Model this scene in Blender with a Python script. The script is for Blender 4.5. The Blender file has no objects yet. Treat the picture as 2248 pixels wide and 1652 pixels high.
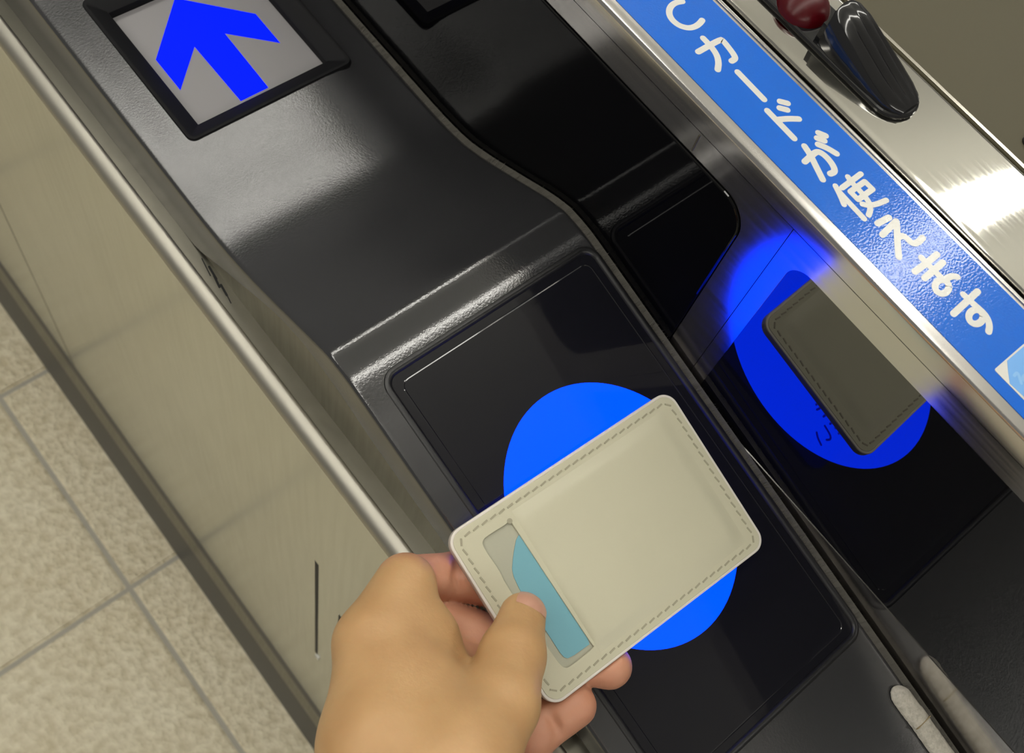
import bpy, bmesh, math, random
import numpy as np
from mathutils import Vector, Matrix

random.seed(7)
scene = bpy.context.scene
COL = scene.collection

# ------------------------------------------------------------------ frame of the place
# All building is done in gate units: 1 unit = 0.24 m, +X towards the upright wall of the
# gate, +Y along the lane, Z up with 0 at eye height (1.316 m over the floor).
U = 0.24
EYE = 1.316
FL = -EYE / U                       # floor level in gate units


def W(p):
    return (p[0] * U, p[1] * U, p[2] * U + EYE)


# ------------------------------------------------------------------ camera
RC = np.array([[0.764808, -0.623602, 0.161829], [-0.518808, -0.745066, -0.419184], [0.381977, 0.236637, -0.893362]])
FPX = 2379.27
cam_d = bpy.data.cameras.new('camera')
cam = bpy.data.objects.new('camera', cam_d)
COL.objects.link(cam)
m = Matrix.Identity(4)
for i in range(3):
    m[i][0] = RC[0, i]
    m[i][1] = -RC[1, i]
    m[i][2] = -RC[2, i]
m.translation = (0, 0, EYE)
cam.matrix_world = m
cam_d.sensor_width = 36.0
cam_d.sensor_fit = 'HORIZONTAL'
cam_d.lens = FPX / 2248 * 36.0
cam_d.clip_start = 0.01
cam_d.dof.use_dof = True
cam_d.dof.focus_distance = 0.415
cam_d.dof.aperture_fstop = 22.0
scene.camera = cam

# ------------------------------------------------------------------ light and exposure
LAMP = 17.0                          # radiance of the ceiling tubes
world = bpy.data.worlds.new('world')
scene.world = world
world.use_nodes = True
bg = world.node_tree.nodes['Background']
bg.inputs[0].default_value = (1.0, 0.97, 0.88, 1)
bg.inputs[1].default_value = 0.22
vs = scene.view_settings
vs.view_transform = 'Standard'
vs.look = 'None'
vs.exposure = 0.0
vs.gamma = 1.0
vs.use_curve_mapping = False


# ------------------------------------------------------------------ materials
def mat(name, col=(0.5, 0.5, 0.5), rough=0.5, metal=0.0, ior=1.5, emit=None, estr=1.0):
    mt = bpy.data.materials.new(name)
    mt.use_nodes = True
    b = mt.node_tree.nodes['Principled BSDF']
    b.inputs['Base Color'].default_value = (*col, 1)
    b.inputs['Roughness'].default_value = rough
    b.inputs['Metallic'].default_value = metal
    b.inputs['IOR'].default_value = ior
    if emit:
        b.inputs['Emission Color'].default_value = (*emit, 1)
        b.inputs['Emission Strength'].default_value = estr
    return mt


def nodes(mt):
    nt = mt.node_tree
    return nt, nt.nodes, nt.links, nt.nodes['Principled BSDF']


def tex_noise(mt, scale=(1, 1, 1), s=5.0, detail=4.0, rough=0.5):
    nt, N, L, b = nodes(mt)
    tc = N.new('ShaderNodeTexCoord')
    mp = N.new('ShaderNodeMapping')
    mp.inputs['Scale'].default_value = scale
    nz = N.new('ShaderNodeTexNoise')
    nz.inputs['Scale'].default_value = s
    nz.inputs['Detail'].default_value = detail
    nz.inputs['Roughness'].default_value = rough
    L.new(tc.outputs['Object'], mp.inputs['Vector'])
    L.new(mp.outputs['Vector'], nz.inputs['Vector'])
    return nz


def ramp(mt, src, stops):
    nt, N, L, b = nodes(mt)
    r = N.new('ShaderNodeValToRGB')
    while len(r.color_ramp.elements) < len(stops):
        r.color_ramp.elements.new(0.5)
    for e, (p, c) in zip(r.color_ramp.elements, stops):
        e.position = p
        e.color = (*c, 1) if len(c) == 3 else c
    L.new(src, r.inputs['Fac'])
    return r


def maprange(mt, src, a, b_, c, d):
    nt, N, L, b = nodes(mt)
    r = N.new('ShaderNodeMapRange')
    for k, v in zip(('From Min', 'From Max', 'To Min', 'To Max'), (a, b_, c, d)):
        r.inputs[k].default_value = v
    L.new(src, r.inputs['Value'])
    return r


def add_bump(mt, src, strength=0.2, dist=0.001):
    nt, N, L, b = nodes(mt)
    bp = N.new('ShaderNodeBump')
    bp.inputs['Strength'].default_value = strength
    bp.inputs['Distance'].default_value = dist
    L.new(src, bp.inputs['Height'])
    prev = b.inputs['Normal'].links
    if prev:
        L.new(prev[0].from_socket, bp.inputs['Normal'])
    L.new(bp.outputs['Normal'], b.inputs['Normal'])


def steel(name, col=(0.60, 0.575, 0.50), rough=(0.17, 0.24), stretch=(500, 6, 500), bump=0.008):
    mt = mat(name, col, 0.25, 1.0)
    nt, N, L, b = nodes(mt)
    n = tex_noise(mt, stretch, 1.0, 3.0)
    r = maprange(mt, n.outputs['Fac'], 0.3, 0.7, rough[0], rough[1])
    L.new(r.outputs['Result'], b.inputs['Roughness'])
    n2 = tex_noise(mt, (6, 6, 6), 1.0, 3.0)
    rr = ramp(mt, n2.outputs['Fac'], [(0.3, tuple(c * 0.93 for c in col)), (0.7, tuple(min(1, c * 1.05) for c in col))])
    L.new(rr.outputs['Color'], b.inputs['Base Color'])
    add_bump(mt, n.outputs['Fac'], bump, 0.0004)
    return mt


M = {}
M['steel'] = steel('brushed_steel')
M['steel_wall'] = steel('satin_steel_wall', (0.62, 0.60, 0.585), (0.13, 0.18), (60, 8, 500), 0.004)
M['steel_side'] = steel('satin_steel_side', (0.61, 0.62, 0.565), (0.19, 0.24), (250, 250, 12), 0.005)
M['steel_rail'] = steel('scuffed_rail_steel', (0.43, 0.41, 0.355), (0.40, 0.48), (300, 25, 300), 0.02)
M['steel_top'] = steel('brushed_steel_top', (0.60, 0.585, 0.535), (0.035, 0.06), (900, 6, 900), 0.005)
M['steel_dull'] = steel('dull_inner_steel', (0.20, 0.19, 0.155), (0.30, 0.38), (300, 300, 20), 0.006)
M['gap'] = mat('dark_gap', (0.006, 0.006, 0.006), 0.7)
M['acrylic'] = mat('black_acrylic', (0.003, 0.003, 0.0035), 0.015, 0, 2.05)
M['acrylic_dark'] = mat('black_acrylic_display', (0.002, 0.002, 0.0025), 0.03, 0, 1.30)
M['plate'] = mat('black_reader_acrylic', (0.006, 0.006, 0.009), 0.06, 0, 1.5)
nt, N, L, b = nodes(M['plate'])
n = tex_noise(M['plate'], (1, 1, 1), 60.0, 5.0, 0.6)
r = maprange(M['plate'], n.outputs['Fac'], 0.35, 0.8, 0.05, 0.11)
L.new(r.outputs['Result'], b.inputs['Roughness'])

M['plastic'] = mat('charcoal_plastic', (0.022, 0.022, 0.024), 0.3, 0, 1.78)
nt, N, L, b = nodes(M['plastic'])
n = tex_noise(M['plastic'], (1, 1, 1), 1000.0, 3.0, 0.6)
add_bump(M['plastic'], n.outputs['Fac'], 0.11, 0.0005)
n3 = tex_noise(M['plastic'], (40, 40, 40), 1.0, 4.0, 0.6)
r = maprange(M['plastic'], n3.outputs['Fac'], 0.3, 0.7, 0.195, 0.215)
# the ridge is polished by years of sleeves and cards
tcp = N.new('ShaderNodeTexCoord')
sxp = N.new('ShaderNodeSeparateXYZ')
L.new(tcp.outputs['Object'], sxp.inputs['Vector'])
d1 = N.new('ShaderNodeMath')
d1.operation = 'SUBTRACT'
L.new(sxp.outputs['Y'], d1.inputs[0])
d1.inputs[1].default_value = 0.1445
d2 = N.new('ShaderNodeMath')
d2.operation = 'ABSOLUTE'
L.new(d1.outputs[0], d2.inputs[0])
wear = maprange(M['plastic'], d2.outputs[0], 0.012, 0.028, 0.40, 1.0)
d3 = N.new('ShaderNodeMath')
d3.operation = 'MULTIPLY'
L.new(r.outputs['Result'], d3.inputs[0])
L.new(wear.outputs['Result'], d3.inputs[1])
L.new(d3.outputs[0], b.inputs['Roughness'])
# scuffs: sparse pale scratches worn into the plastic
sc = tex_noise(M['plastic'], (160, 18, 60), 1.0, 6.0, 0.75)
rr = ramp(M['plastic'], sc.outputs['Fac'], [(0.70, (0.022, 0.022, 0.024)), (0.82, (0.07, 0.07, 0.07))])
L.new(rr.outputs['Color'], b.inputs['Base Color'])
M['plastic_smooth'] = mat('smooth_black_plastic', (0.008, 0.008, 0.009), 0.36)
M['frame_black'] = mat('matt_black_frame', (0.006, 0.006, 0.007), 0.6, 0, 1.25)
M['gloss_black'] = mat('gloss_black_plastic', (0.008, 0.008, 0.009), 0.10, 0, 1.55)
M['screen'] = mat('grey_screen', (0.22, 0.21, 0.22), 0.45)
M['arrow'] = mat('lit_blue_arrow', (0.0, 0.0, 0.05), 0.6, emit=(0.0, 0.010, 1.0), estr=1.4)
M['arrow'].node_tree.nodes['Principled BSDF'].inputs['Specular IOR Level'].default_value = 0.05
M['disc'] = mat('lit_blue_pad', (0.0, 0.0, 0.02), 0.08, 0, 1.3, emit=(0.0, 0.027, 1.0), estr=4.2)
M['disc_text'] = mat('dark_print', (0.0, 0.0, 0.02), 0.3, emit=(0, 0.003, 1.0), estr=0.9)
M['sticker'] = mat('blue_vinyl', (0.004, 0.112, 0.56), 0.10)
n = tex_noise(M['sticker'], (1, 1, 1), 1300.0, 1.0, 0.4)
add_bump(M['sticker'], n.outputs['Fac'], 0.075, 0.0005)
M['letter'] = mat('white_print', (0.58, 0.575, 0.54), 0.2)
add_bump(M['letter'], tex_noise(M['letter'], (1, 1, 1), 1300.0, 1.0, 0.4).outputs['Fac'], 0.075, 0.0005)
M['label_blue'] = mat('pale_blue_print', (0.13, 0.34, 0.70), 0.3)
M['label_pale'] = mat('paler_blue_print', (0.20, 0.42, 0.72), 0.3)
M['deck'] = mat('olive_painted_metal', (0.072, 0.064, 0.038), 0.6, 0, 1.35)
M['red'] = mat('red_lens', (0.045, 0.001, 0.003), 0.3, 0, 1.35, emit=(0.5, 0.0, 0.01), estr=0.02)
M['red'].node_tree.nodes['Principled BSDF'].inputs['Coat Weight'].default_value = 0.0
M['red_glint'] = mat('red_glint', (0.6, 0.0, 0.0), 0.3, emit=(1.0, 0.02, 0.01), estr=1.6)  # glint on the lens, put in as a small glowing bead
M['felt'] = mat('pale_felt', (0.46, 0.43, 0.37), 0.95)
nf = tex_noise(M['felt'], (1, 1, 1), 500.0, 5.0, 0.7)
L = M['felt'].node_tree.links
L.new(ramp(M['felt'], nf.outputs['Fac'], [(0.3, (0.33, 0.31, 0.26)), (0.65, (0.52, 0.49, 0.42))]).outputs['Color'],
      M['felt'].node_tree.nodes['Principled BSDF'].inputs['Base Color'])
add_bump(M['felt'], nf.outputs['Fac'], 0.6, 0.001)
M['glue'] = mat('brown_glue', (0.26, 0.20, 0.10), 0.8)
M['bristle'] = mat('grey_bristle', (0.085, 0.08, 0.07), 0.9, 0, 1.2)
M['rubber'] = mat('dark_skirting', (0.055, 0.053, 0.055), 0.45)

M['leather'] = mat('cream_leather', (0.475, 0.455, 0.335), 0.42)
nl = tex_noise(M['leather'], (1, 1, 1), 1400.0, 3.0, 0.6)
add_bump(M['leather'], nl.outputs['Fac'], 0.05, 0.0003)
M['leather_in'] = mat('greyer_lining', (0.36, 0.355, 0.275), 0.6)
M['leather_edge'] = mat('painted_white_edge', (0.62, 0.58, 0.53), 0.4)
M['thread'] = mat('taupe_thread', (0.30, 0.28, 0.20), 0.7)
M['card_blue'] = mat('teal_blue_card', (0.155, 0.355, 0.42), 0.35)

M['skin'] = mat('skin', (0.56, 0.34, 0.16), 0.5)
nt, N, L, b = nodes(M['skin'])
at = N.new('ShaderNodeAttribute')
at.attribute_name = 'pink'
mx = N.new('ShaderNodeMix')
mx.data_type = 'RGBA'
nsk = tex_noise(M['skin'], (1, 1, 1), 45.0, 3.0, 0.5)
tan = ramp(M['skin'], nsk.outputs['Fac'], [(0.3, (0.43, 0.245, 0.105)), (0.7, (0.51, 0.31, 0.142))])
pnk = ramp(M['skin'], nsk.outputs['Fac'], [(0.3, (0.48, 0.205, 0.132)), (0.7, (0.56, 0.265, 0.172))])
L.new(at.outputs['Fac'], mx.inputs[0])
L.new(tan.outputs['Color'], mx.inputs[6])
L.new(pnk.outputs['Color'], mx.inputs[7])
L.new(mx.outputs[2], b.inputs['Base Color'])
b.inputs['Subsurface Weight'].default_value = 0.18
b.inputs['Subsurface Radius'].default_value = (1.0, 0.35, 0.18)
b.inputs['Subsurface Scale'].default_value = 0.004
add_bump(M['skin'], tex_noise(M['skin'], (1, 1, 1), 700.0, 5.0, 0.65).outputs['Fac'], 0.12, 0.0006)
add_bump(M['skin'], tex_noise(M['skin'], (1, 1, 1), 160.0, 3.0, 0.5).outputs['Fac'], 0.10, 0.002)
M['nail'] = mat('nail', (0.50, 0.27, 0.19), 0.25)

M['tile'] = mat('rough_beige_tile', (0.55, 0.48, 0.33), 0.42)
nt, N, L, b = nodes(M['tile'])
n = tex_noise(M['tile'], (1, 1, 1), 88.0, 2.0, 0.5)
big = tex_noise(M['tile'], (1, 1, 1), 9.0, 3.0, 0.5)
mxr = N.new('ShaderNodeMix')
mxr.data_type = 'RGBA'
mxr.inputs[0].default_value = 0.5
c1 = ramp(M['tile'], n.outputs['Fac'], [(0.34, (0.46, 0.405, 0.28)), (0.66, (0.74, 0.69, 0.53))])
c2 = ramp(M['tile'], big.outputs['Fac'], [(0.3, (0.50, 0.42, 0.265)), (0.7, (0.60, 0.54, 0.39))])
L.new(c1.outputs['Color'], mxr.inputs[6])
L.new(c2.outputs['Color'], mxr.inputs[7])
L.new(mxr.outputs[2], b.inputs['Base Color'])
add_bump(M['tile'], n.outputs['Fac'], 0.75, 0.006)
M['grout'] = mat('grey_grout', (0.36, 0.34, 0.29), 0.85)
M['ceiling'] = mat('pale_ceiling', (0.40, 0.395, 0.37), 0.9)
M['lamp'] = mat('lamp_diffuser', (0.9, 0.9, 0.85), 0.5, emit=(1.0, 0.975, 0.90), estr=LAMP)
M['lamp_body'] = mat('white_lamp_housing', (0.7, 0.7, 0.66), 0.5)


# ------------------------------------------------------------------ object helpers
def link(o, parent=None):
    COL.objects.link(o)
    if parent is not None:
        o.parent = parent
        if parent.type == 'EMPTY':
            o.matrix_parent_inverse = Matrix.Translation(-Vector(parent.location))
    return o


def mesh_obj(name, verts, faces, material, parent=None, smooth=False, unit=True):
    me = bpy.data.meshes.new(name)
    me.from_pydata([W(v) for v in verts] if unit else verts, [], faces)
    bm = bmesh.new()
    bm.from_mesh(me)
    bmesh.ops.remove_doubles(bm, verts=bm.verts, dist=1e-7)
    bmesh.ops.recalc_face_normals(bm, faces=bm.faces)
    bm.to_mesh(me)
    bm.free()
    me.materials.append(M[material])
    if smooth:
        me.polygons.foreach_set('use_smooth', [True] * len(me.polygons))
        me.set_sharp_from_angle(angle=math.radians(38))
    me.update()
    return link(bpy.data.objects.new(name, me), parent)


def thing(name, label, cat, loc, group=None):
    o = bpy.data.objects.new(name, None)
    o.location = W(loc)
    o.empty_display_size = 0.05
    o['label'] = label
    o['category'] = cat
    if group:
        o['group'] = group
    COL.objects.link(o)
    return o


def box_vf(x0, x1, y0, y1, z0, z1):
    v = [(x, y, z) for x in (x0, x1) for y in (y0, y1) for z in (z0, z1)]
    f = [(0, 1, 3, 2), (4, 6, 7, 5), (0, 4, 5, 1), (2, 3, 7, 6), (0, 2, 6, 4), (1, 5, 7, 3)]
    return v, f


def box(name, x0, x1, y0, y1, z0, z1, material, parent=None):
    v, f = box_vf(x0, x1, y0, y1, z0, z1)
    return mesh_obj(name, v, f, material, parent)


def arc(cx, cz, r, a0, a1, n=8):
    return [(cx + r * math.cos(math.radians(a0 + (a1 - a0) * i / n)), cz + r * math.sin(math.radians(a0 + (a1 - a0) * i / n))) for i in range(n + 1)]


def sweep_y(name, prof, y0, y1, material, parent=None, ny=1, closed=True, smooth=True):
    """prof: (x,z) outline swept straight along Y."""
    n = len(prof)
    v, f = [], []
    for j in range(ny + 1):
        y = y0 + (y1 - y0) * j / ny
        v += [(x, y, z) for x, z in prof]
    for j in range(ny):
        for i in range(n if closed else n - 1):
            k = (i + 1) % n
            f.append((j * n + i, j * n + k, (j + 1) * n + k, (j + 1) * n + i))
    if closed:
        f.append(tuple(range(n)))
        f.append(tuple(ny * n + i for i in range(n)))
    return mesh_obj(name, v, f, material, parent, smooth)


def rrect(x0, x1, y0, y1, r, n=6):
    if not isinstance(r, (list, tuple)):
        r = [r] * 4
    cs = [(x1 - r[0], y1 - r[0], 0, r[0]), (x0 + r[1], y1 - r[1], 90, r[1]), (x0 + r[2], y0 + r[2], 180, r[2]), (x1 - r[3], y0 + r[3], 270, r[3])]
    out = []
    for cx, cy, a, rr in cs:
        for i in range(n + 1):
            t = math.radians(a + 90 * i / n)
            out.append((cx + rr * math.cos(t), cy + rr * math.sin(t)))
    return out


def filled(name, loops, depth, fmap, material, parent=None, bevel=0.0, smooth=False):
    """Flat plate from an outer loop and holes (2D), thickness depth, mapped into space by fmap(a, b, h)."""
    cu = bpy.data.curves.new(name, 'CURVE')
    cu.dimensions = '2D'
    cu.fill_mode = 'BOTH'
    cu.extrude = depth / 2 - bevel
    if bevel:
        cu.bevel_depth = bevel
        cu.bevel_resolution = 1
        cu.offset = -bevel
    for lp in loops:
        sp = cu.splines.new('POLY')
        sp.points.add(len(lp) - 1)
        for p, q in zip(sp.points, lp):
            p.co = (q[0], q[1], 0, 1)
        sp.use_cyclic_u = True
    tmp = bpy.data.objects.new('tmp', cu)
    COL.objects.link(tmp)
    dg = bpy.context.evaluated_depsgraph_get()
    me0 = tmp.evaluated_get(dg).to_mesh()
    vs_ = [tuple(v.co) for v in me0.vertices]
    fs_ = [tuple(p.vertices) for p in me0.polygons]
    tmp.evaluated_get(dg).to_mesh_clear()
    bpy.data.objects.remove(tmp)
    bpy.data.curves.remove(cu)
    return mesh_obj(name, [fmap(*v) for v in vs_], fs_, material, parent, smooth)


def stroke_vf(pts, w, h, fmap, cap=6):
    """A round-ended printed stroke (2D centre line) as a thin raised ribbon."""
    p = [Vector(q) for q in pts]
    n = len(p)
    left, right = [], []
    for i in range(n):
        if i == 0:
            d = (p[1] - p[0]).normalized()
        elif i == n - 1:
            d = (p[-1] - p[-2]).normalized()
        else:
            d = ((p[i] - p[i - 1]).normalized() + (p[i + 1] - p[i]).normalized())
            d = d.normalized() if d.length > 1e-9 else (p[i + 1] - p[i]).normalized()
        nn = Vector((-d.y, d.x)) * w / 2
        if 0 < i < n - 1:
            c = abs((p[i] - p[i - 1]).normalized().dot(d))
            nn = nn / max(0.75, c)
        left.append(p[i] + nn)
        right.append(p[i] - nn)
    v, f = [], []
    for a, b_ in zip(left, right):
        v += [fmap(a.x, a.y, h), fmap(b_.x, b_.y, h)]
    for i in range(n - 1):
        f.append((2 * i, 2 * i + 1, 2 * i + 3, 2 * i + 2))
    closed = (p[0] - p[-1]).length < 1e-6
    for e, c, o in () if closed else ((0, p[0], p[0] - p[1]), (1, p[-1], p[-1] - p[-2])):
        a0 = math.atan2(o.y, o.x) - math.pi / 2
        base = len(v)
        for i in range(cap + 1):
            t = a0 + math.pi * i / cap
            v.append(fmap(c.x + w / 2 * math.cos(t), c.y + w / 2 * math.sin(t), h))
        f.append(tuple(range(base, base + cap + 1)))
    return v, f


def strokes(name, sts, w, h, fmap, material, parent=None):
    v, f = [], []
    for k, s in enumerate(sts):
        a, b_ = stroke_vf(smooth2(s), w, h + k * 0.00004, fmap)
        o = len(v)
        v += a
        f += [tuple(i + o for i in q) for q in b_]
    me = bpy.data.meshes.new(name)
    me.from_pydata([W(q) for q in v], [], f)
    me.materials.append(M[material])
    bm = bmesh.new()
    bm.from_mesh(me)
    for fc in bm.faces:
        fc.normal_update()
        if fc.normal.z < 0 and abs(fc.normal.z) > 0.3:
            fc.normal_flip()
    bm.to_mesh(me)
    bm.free()
    return link(bpy.data.objects.new(name, me), parent)


def smooth2(pts, it=2):
    """Corner cutting that keeps the end points."""
    if len(pts) < 3:
        return pts
    p = [Vector(q) for q in pts]
    for _ in range(it):
        q = [p[0]]
        for a, b_ in zip(p, p[1:]):
            q += [a * 0.75 + b_ * 0.25, a * 0.25 + b_ * 0.75]
        q.append(p[-1])
        p = q
    return [(a.x, a.y) for a in p]


def ring_sweep(name, rect, prof, zfun, material, parent=None):
    """Closed moulding: nested rounded rectangles, prof (offset outward, height) over zfun(y)."""
    x0, x1, y0, y1, r, n = rect
    loops = [rrect(x0 - o, x1 + o, y0 - o, y1 + o, max(r + o, 0.0015), n) for o, h in prof]
    k, v, f = len(loops[0]), [], []
    for lp_, (o, h) in zip(loops, prof):
        v += [(a, b_, zfun(b_) + h) for a, b_ in lp_]
    for j in range(len(prof) - 1):
        for i in range(k):
            q = (i + 1) % k
            f.append((j * k + i, j * k + q, (j + 1) * k + q, (j + 1) * k + i))
    return mesh_obj(name, v, f, material, parent, True)


# ================================================================== SETTING
def struct(o):
    o['kind'] = 'structure'
    return o


TS = 0.30 / U                                        # tile pitch in gate units
fl = struct(mesh_obj('floor', *box_vf(-6.3, 12, -6, 12, FL - 0.3, FL - 0.012), 'grout'))
fl['label'] = 'floor of rough beige tiles with grey grout joints'
GX, GY = 0.058, 1.655
tv, tf = box_vf(0.012, TS - 0.012, 0.012, TS - 0.012, -0.03, 0.0)
bmt = bmesh.new()
tile_me = bpy.data.meshes.new('tile')
tile_me.from_pydata([(x * U, y * U, z * U) for x, y, z in tv], [], tf)
bmt.from_mesh(tile_me)
bmesh.ops.recalc_face_normals(bmt, faces=bmt.faces)
top = [e for e in bmt.edges if all(v.co.z > -1e-6 for v in e.verts)]
bmesh.ops.bevel(bmt, geom=top, offset=0.0025, segments=2, affect='EDGES')
bmt.to_mesh(tile_me)
bmt.free()
tile_me.materials.append(M['tile'])
for i in range(-5, 6):
    for j in range(-4, 7):
        o = bpy.data.objects.new('tile', tile_me)
        o.location = W((GX + i * TS, GY + j * TS, FL + random.uniform(-0.002, 0.002)))
        o.rotation_euler[2] = 0.0
        link(o, fl)

CZ = (3.0 - EYE) / U
struct(mesh_obj('ceiling', *box_vf(-16, 26, -16, 10, CZ, CZ + 0.3), 'ceiling'))
LZ_ = CZ - 1.0
for k, (yc, lab) in enumerate((
        (0.222, 'long white ceiling tube light straight over the card reader'),
        (1.50, 'long white ceiling tube light beyond the arrow display'),
        (-2.14, 'long white ceiling tube light behind the card user'))):
    y = yc / U
    t = thing('ceiling_light', lab, 'ceiling light', (4.0, y, CZ), 'rows of ceiling tube lights')
    box('rail', -12.0, 20.0, y - 0.10, y + 0.10, LZ_ + 0.22, LZ_ + 0.34, 'lamp_body', t)
    for xx in (-8.0, 0.0, 8.0, 16.0):
        box('hanger', xx - 0.04, xx + 0.04, y - 0.04, y + 0.04, LZ_ + 0.34, CZ - 0.002, 'lamp_body', t)
    v, nn_ = [], 20
    for xx in (-11.9, 19.9):
        v += [(xx, y + a, b_) for a, b_ in arc(0, LZ_, 0.20, 0, 360 * (nn_ - 1) / nn_, nn_ - 1)]
    f = [(i, (i + 1) % nn_, nn_ + (i + 1) % nn_, nn_ + i) for i in range(nn_)] + [tuple(range(nn_)), tuple(range(nn_, 2 * nn_))]
    mesh_obj('tube', v, f, 'lamp', t, True)

# ================================================================== TICKET GATE
gate = thing('ticket_gate', 'stainless steel ticket gate with black reader deck, blue lit touch pad and blue sign strip', 'ticket gate', (0.85, 0.5, FL))
Y0, Y1 = -1.7, 5.2

# ---- lane side: skirting, side panel with rounded rail, ledge, inner wall
kick = [(0.3257, FL), (0.3257, FL + 0.04), (0.3745, FL + 0.33), (0.402, FL + 0.565), (0.46, FL + 0.565), (0.46, FL)]
sweep_y('skirting', kick, Y0, Y1, 'rubber', gate)
sweep_y('skirting_cap', [(0.372, FL + 0.33), (0.4032, FL + 0.564), (0.43, FL + 0.564), (0.43, FL + 0.33)], Y0, Y1, 'steel_dull', gate)
side = sweep_y('side_panel', [(0.403, FL + 0.566), (0.403, -1.899), (0.43, -1.899), (0.43, FL + 0.566)], Y0, Y1, 'steel_side', gate)
rail = [(0.403, -1.8985)] + arc(0.433, -1.897, 0.0305, 180, 90, 12) + [(0.437, -1.869), (0.437, -1.8985)]
sweep_y('rail', rail, Y0, Y1, 'steel_rail', gate)
sweep_y('ledge', [(0.4365, -1.874), (0.475, -1.874), (0.475, -1.90), (0.4365, -1.90)], Y0, Y1, 'steel_dull', gate)
# slots in the side panel, with a white clip at the foot of one
for ya, za, zb in ((0.574, -2.587, -3.715), (0.470, -2.79, -3.9)):
    s = box('slot', 0.4024, 0.404, ya - 0.007, ya + 0.007, zb, za, 'gap', gate)
    box('slot_lip', 0.4022, 0.404, ya + 0.007, ya + 0.0095, zb, za, 'steel', s)
box('slot_clip', 0.398, 0.404, 0.557, 0.575, -3.76, -3.722, 'letter', gate)
box('panel_joint', 0.4025, 0.404, 2.545, 2.553, -4.90, -2.2, 'gap', gate)

# ---- reader deck profile along the lane
PY = [-1.8, -0.35, 0.545, 0.578, 0.632, 0.675, 0.760, 0.850, 0.935, 1.015, 1.096, 1.287, 1.6, 1.72, 1.78, 1.95, 2.3, 3.5]
PZ = [-2.15, -1.8223, -1.620, -1.6135, -1.6125, -1.628, -1.6596, -1.692, -1.7125, -1.7165, -1.7165, -1.7165, -1.7150, -1.711, -1.703, -1.655, -1.60, -1.58]
_yy = np.arange(-1.8, 3.5, 0.004)
_zz = np.interp(_yy, PY, PZ)
_k = np.exp(-0.5 * (np.arange(-24, 25) * 0.004 / 0.024) ** 2)
_k /= _k.sum()
_k2 = np.exp(-0.5 * (np.arange(-24, 25) * 0.004 / 0.009) ** 2)
_k2 /= _k2.sum()
_zs = np.convolve(np.pad(_zz, 24, mode='edge'), _k2, mode='valid')
_zw = np.convolve(np.pad(_zz, 24, mode='edge'), _k, mode='valid')
_wt = np.clip((_yy - 0.68) / 0.10, 0, 1)
_zs = _zs * (1 - _wt) + _zw * _wt
_zs[:30] = _zz[:30]


def zp(y):
    return float(np.interp(y, _yy, _zs))


def zpl(y):                                           # plane of the reader plate
    return -1.7432 + 0.226 * y


LY = [-1.8, -0.35, 0.29, 0.5, 0.6, 0.7, 0.79, 1.0, 1.06, 3.5]
LZ = [-2.2, -1.90, -1.765, -1.727, -1.697, -1.684, -1.708, -1.83, -1.873, -1.873]
_zl = np.convolve(np.pad(np.interp(_yy, LY, LZ), 24, mode='edge'), _k, mode='valid')


def zlow(y):
    return float(np.interp(y, _yy, _zl))


# steel wall under the deck edge
ys = np.arange(Y0, 3.3, 0.03)
v, f = [], []
for i, y in enumerate(ys):
    v += [(0.4695, y, -1.88), (0.4695, y, max(zlow(y) + 0.03, -1.8799))]
    if i:
        f.append((2 * i - 2, 2 * i, 2 * i + 1, 2 * i - 1))
mesh_obj('deck_side_wall', v, f, 'steel_dull', gate)

# the moulded deck: cross-section carried along the profile, with openings for display and plate
XL, XR = 0.4637, 0.984
HX = {'disp': (0.546, 0.899, 1.181, 1.56), 'plate': (0.516, 0.969, -0.262, 0.546)}
xs = sorted(set([XL + 0.011, 0.50, 0.516, 0.546, 0.60, 0.66, 0.72, 0.78, 0.84, 0.87, 0.899, 0.93, 0.969, XR - 0.012]))
ysd = sorted(set([round(float(q), 4) for q in np.concatenate([np.arange(-1.5, -0.4, 0.1), np.arange(-0.4, 0.5, 0.04), np.arange(0.5, 0.7, 0.006), np.arange(0.7, 1.1, 0.0125), np.arange(1.1, 3.3, 0.03)])] + [1.181, 1.56, -0.262, 0.546]))


def side_drop(x, y):
    t = min(1, max(0, (x - 0.862) / 0.05))
    g = min(1, max(0, (y - 0.68) / 0.22))
    return -0.010 * t * g - 0.012 * max(0, (x - 0.90) / 0.084) * g


def section(y):
    z = zp(y)
    pts = [(XL, zlow(y)), (XL, z - 0.014)]
    pts += [(XL + 0.011 - 0.011 * math.cos(math.radians(a)), z - 0.011 + 0.011 * math.sin(math.radians(a))) for a in (15, 32, 50, 68)]
    pts += [(x, z + side_drop(x, y)) for x in xs]
    zr = z + side_drop(XR, y)
    pts += [(XR - 0.012 + 0.012 * math.sin(math.radians(a)), zr - 0.012 + 0.012 * math.cos(math.radians(a))) for a in (25, 50, 75)]
    pts += [(XR, zr - 0.03), (XR, zr - 0.16)]
    return pts


v, f = [], []
nsec = len(section(0))
for y in ysd:
    v += [(x, y, z) for x, z in section(y)]
for j in range(len(ysd) - 1):
    ym = (ysd[j] + ysd[j + 1]) / 2
    for i in range(nsec - 1):
        xm = (v[j * nsec + i][0] + v[j * nsec + i + 1][0]) / 2
        if 6 <= i < 6 + len(xs) - 1 and any(a < xm < b_ and c < ym < d for a, b_, c, d in HX.values()):
            continue
        f.append((j * nsec + i, j * nsec + i + 1, (j + 1) * nsec + i + 1, (j + 1) * nsec + i))
deck = mesh_obj('reader_deck', v, f, 'plastic', gate, True)
deck['label'] = 'charcoal plastic deck with a rounded ridge between arrow display and touch plate'

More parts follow.
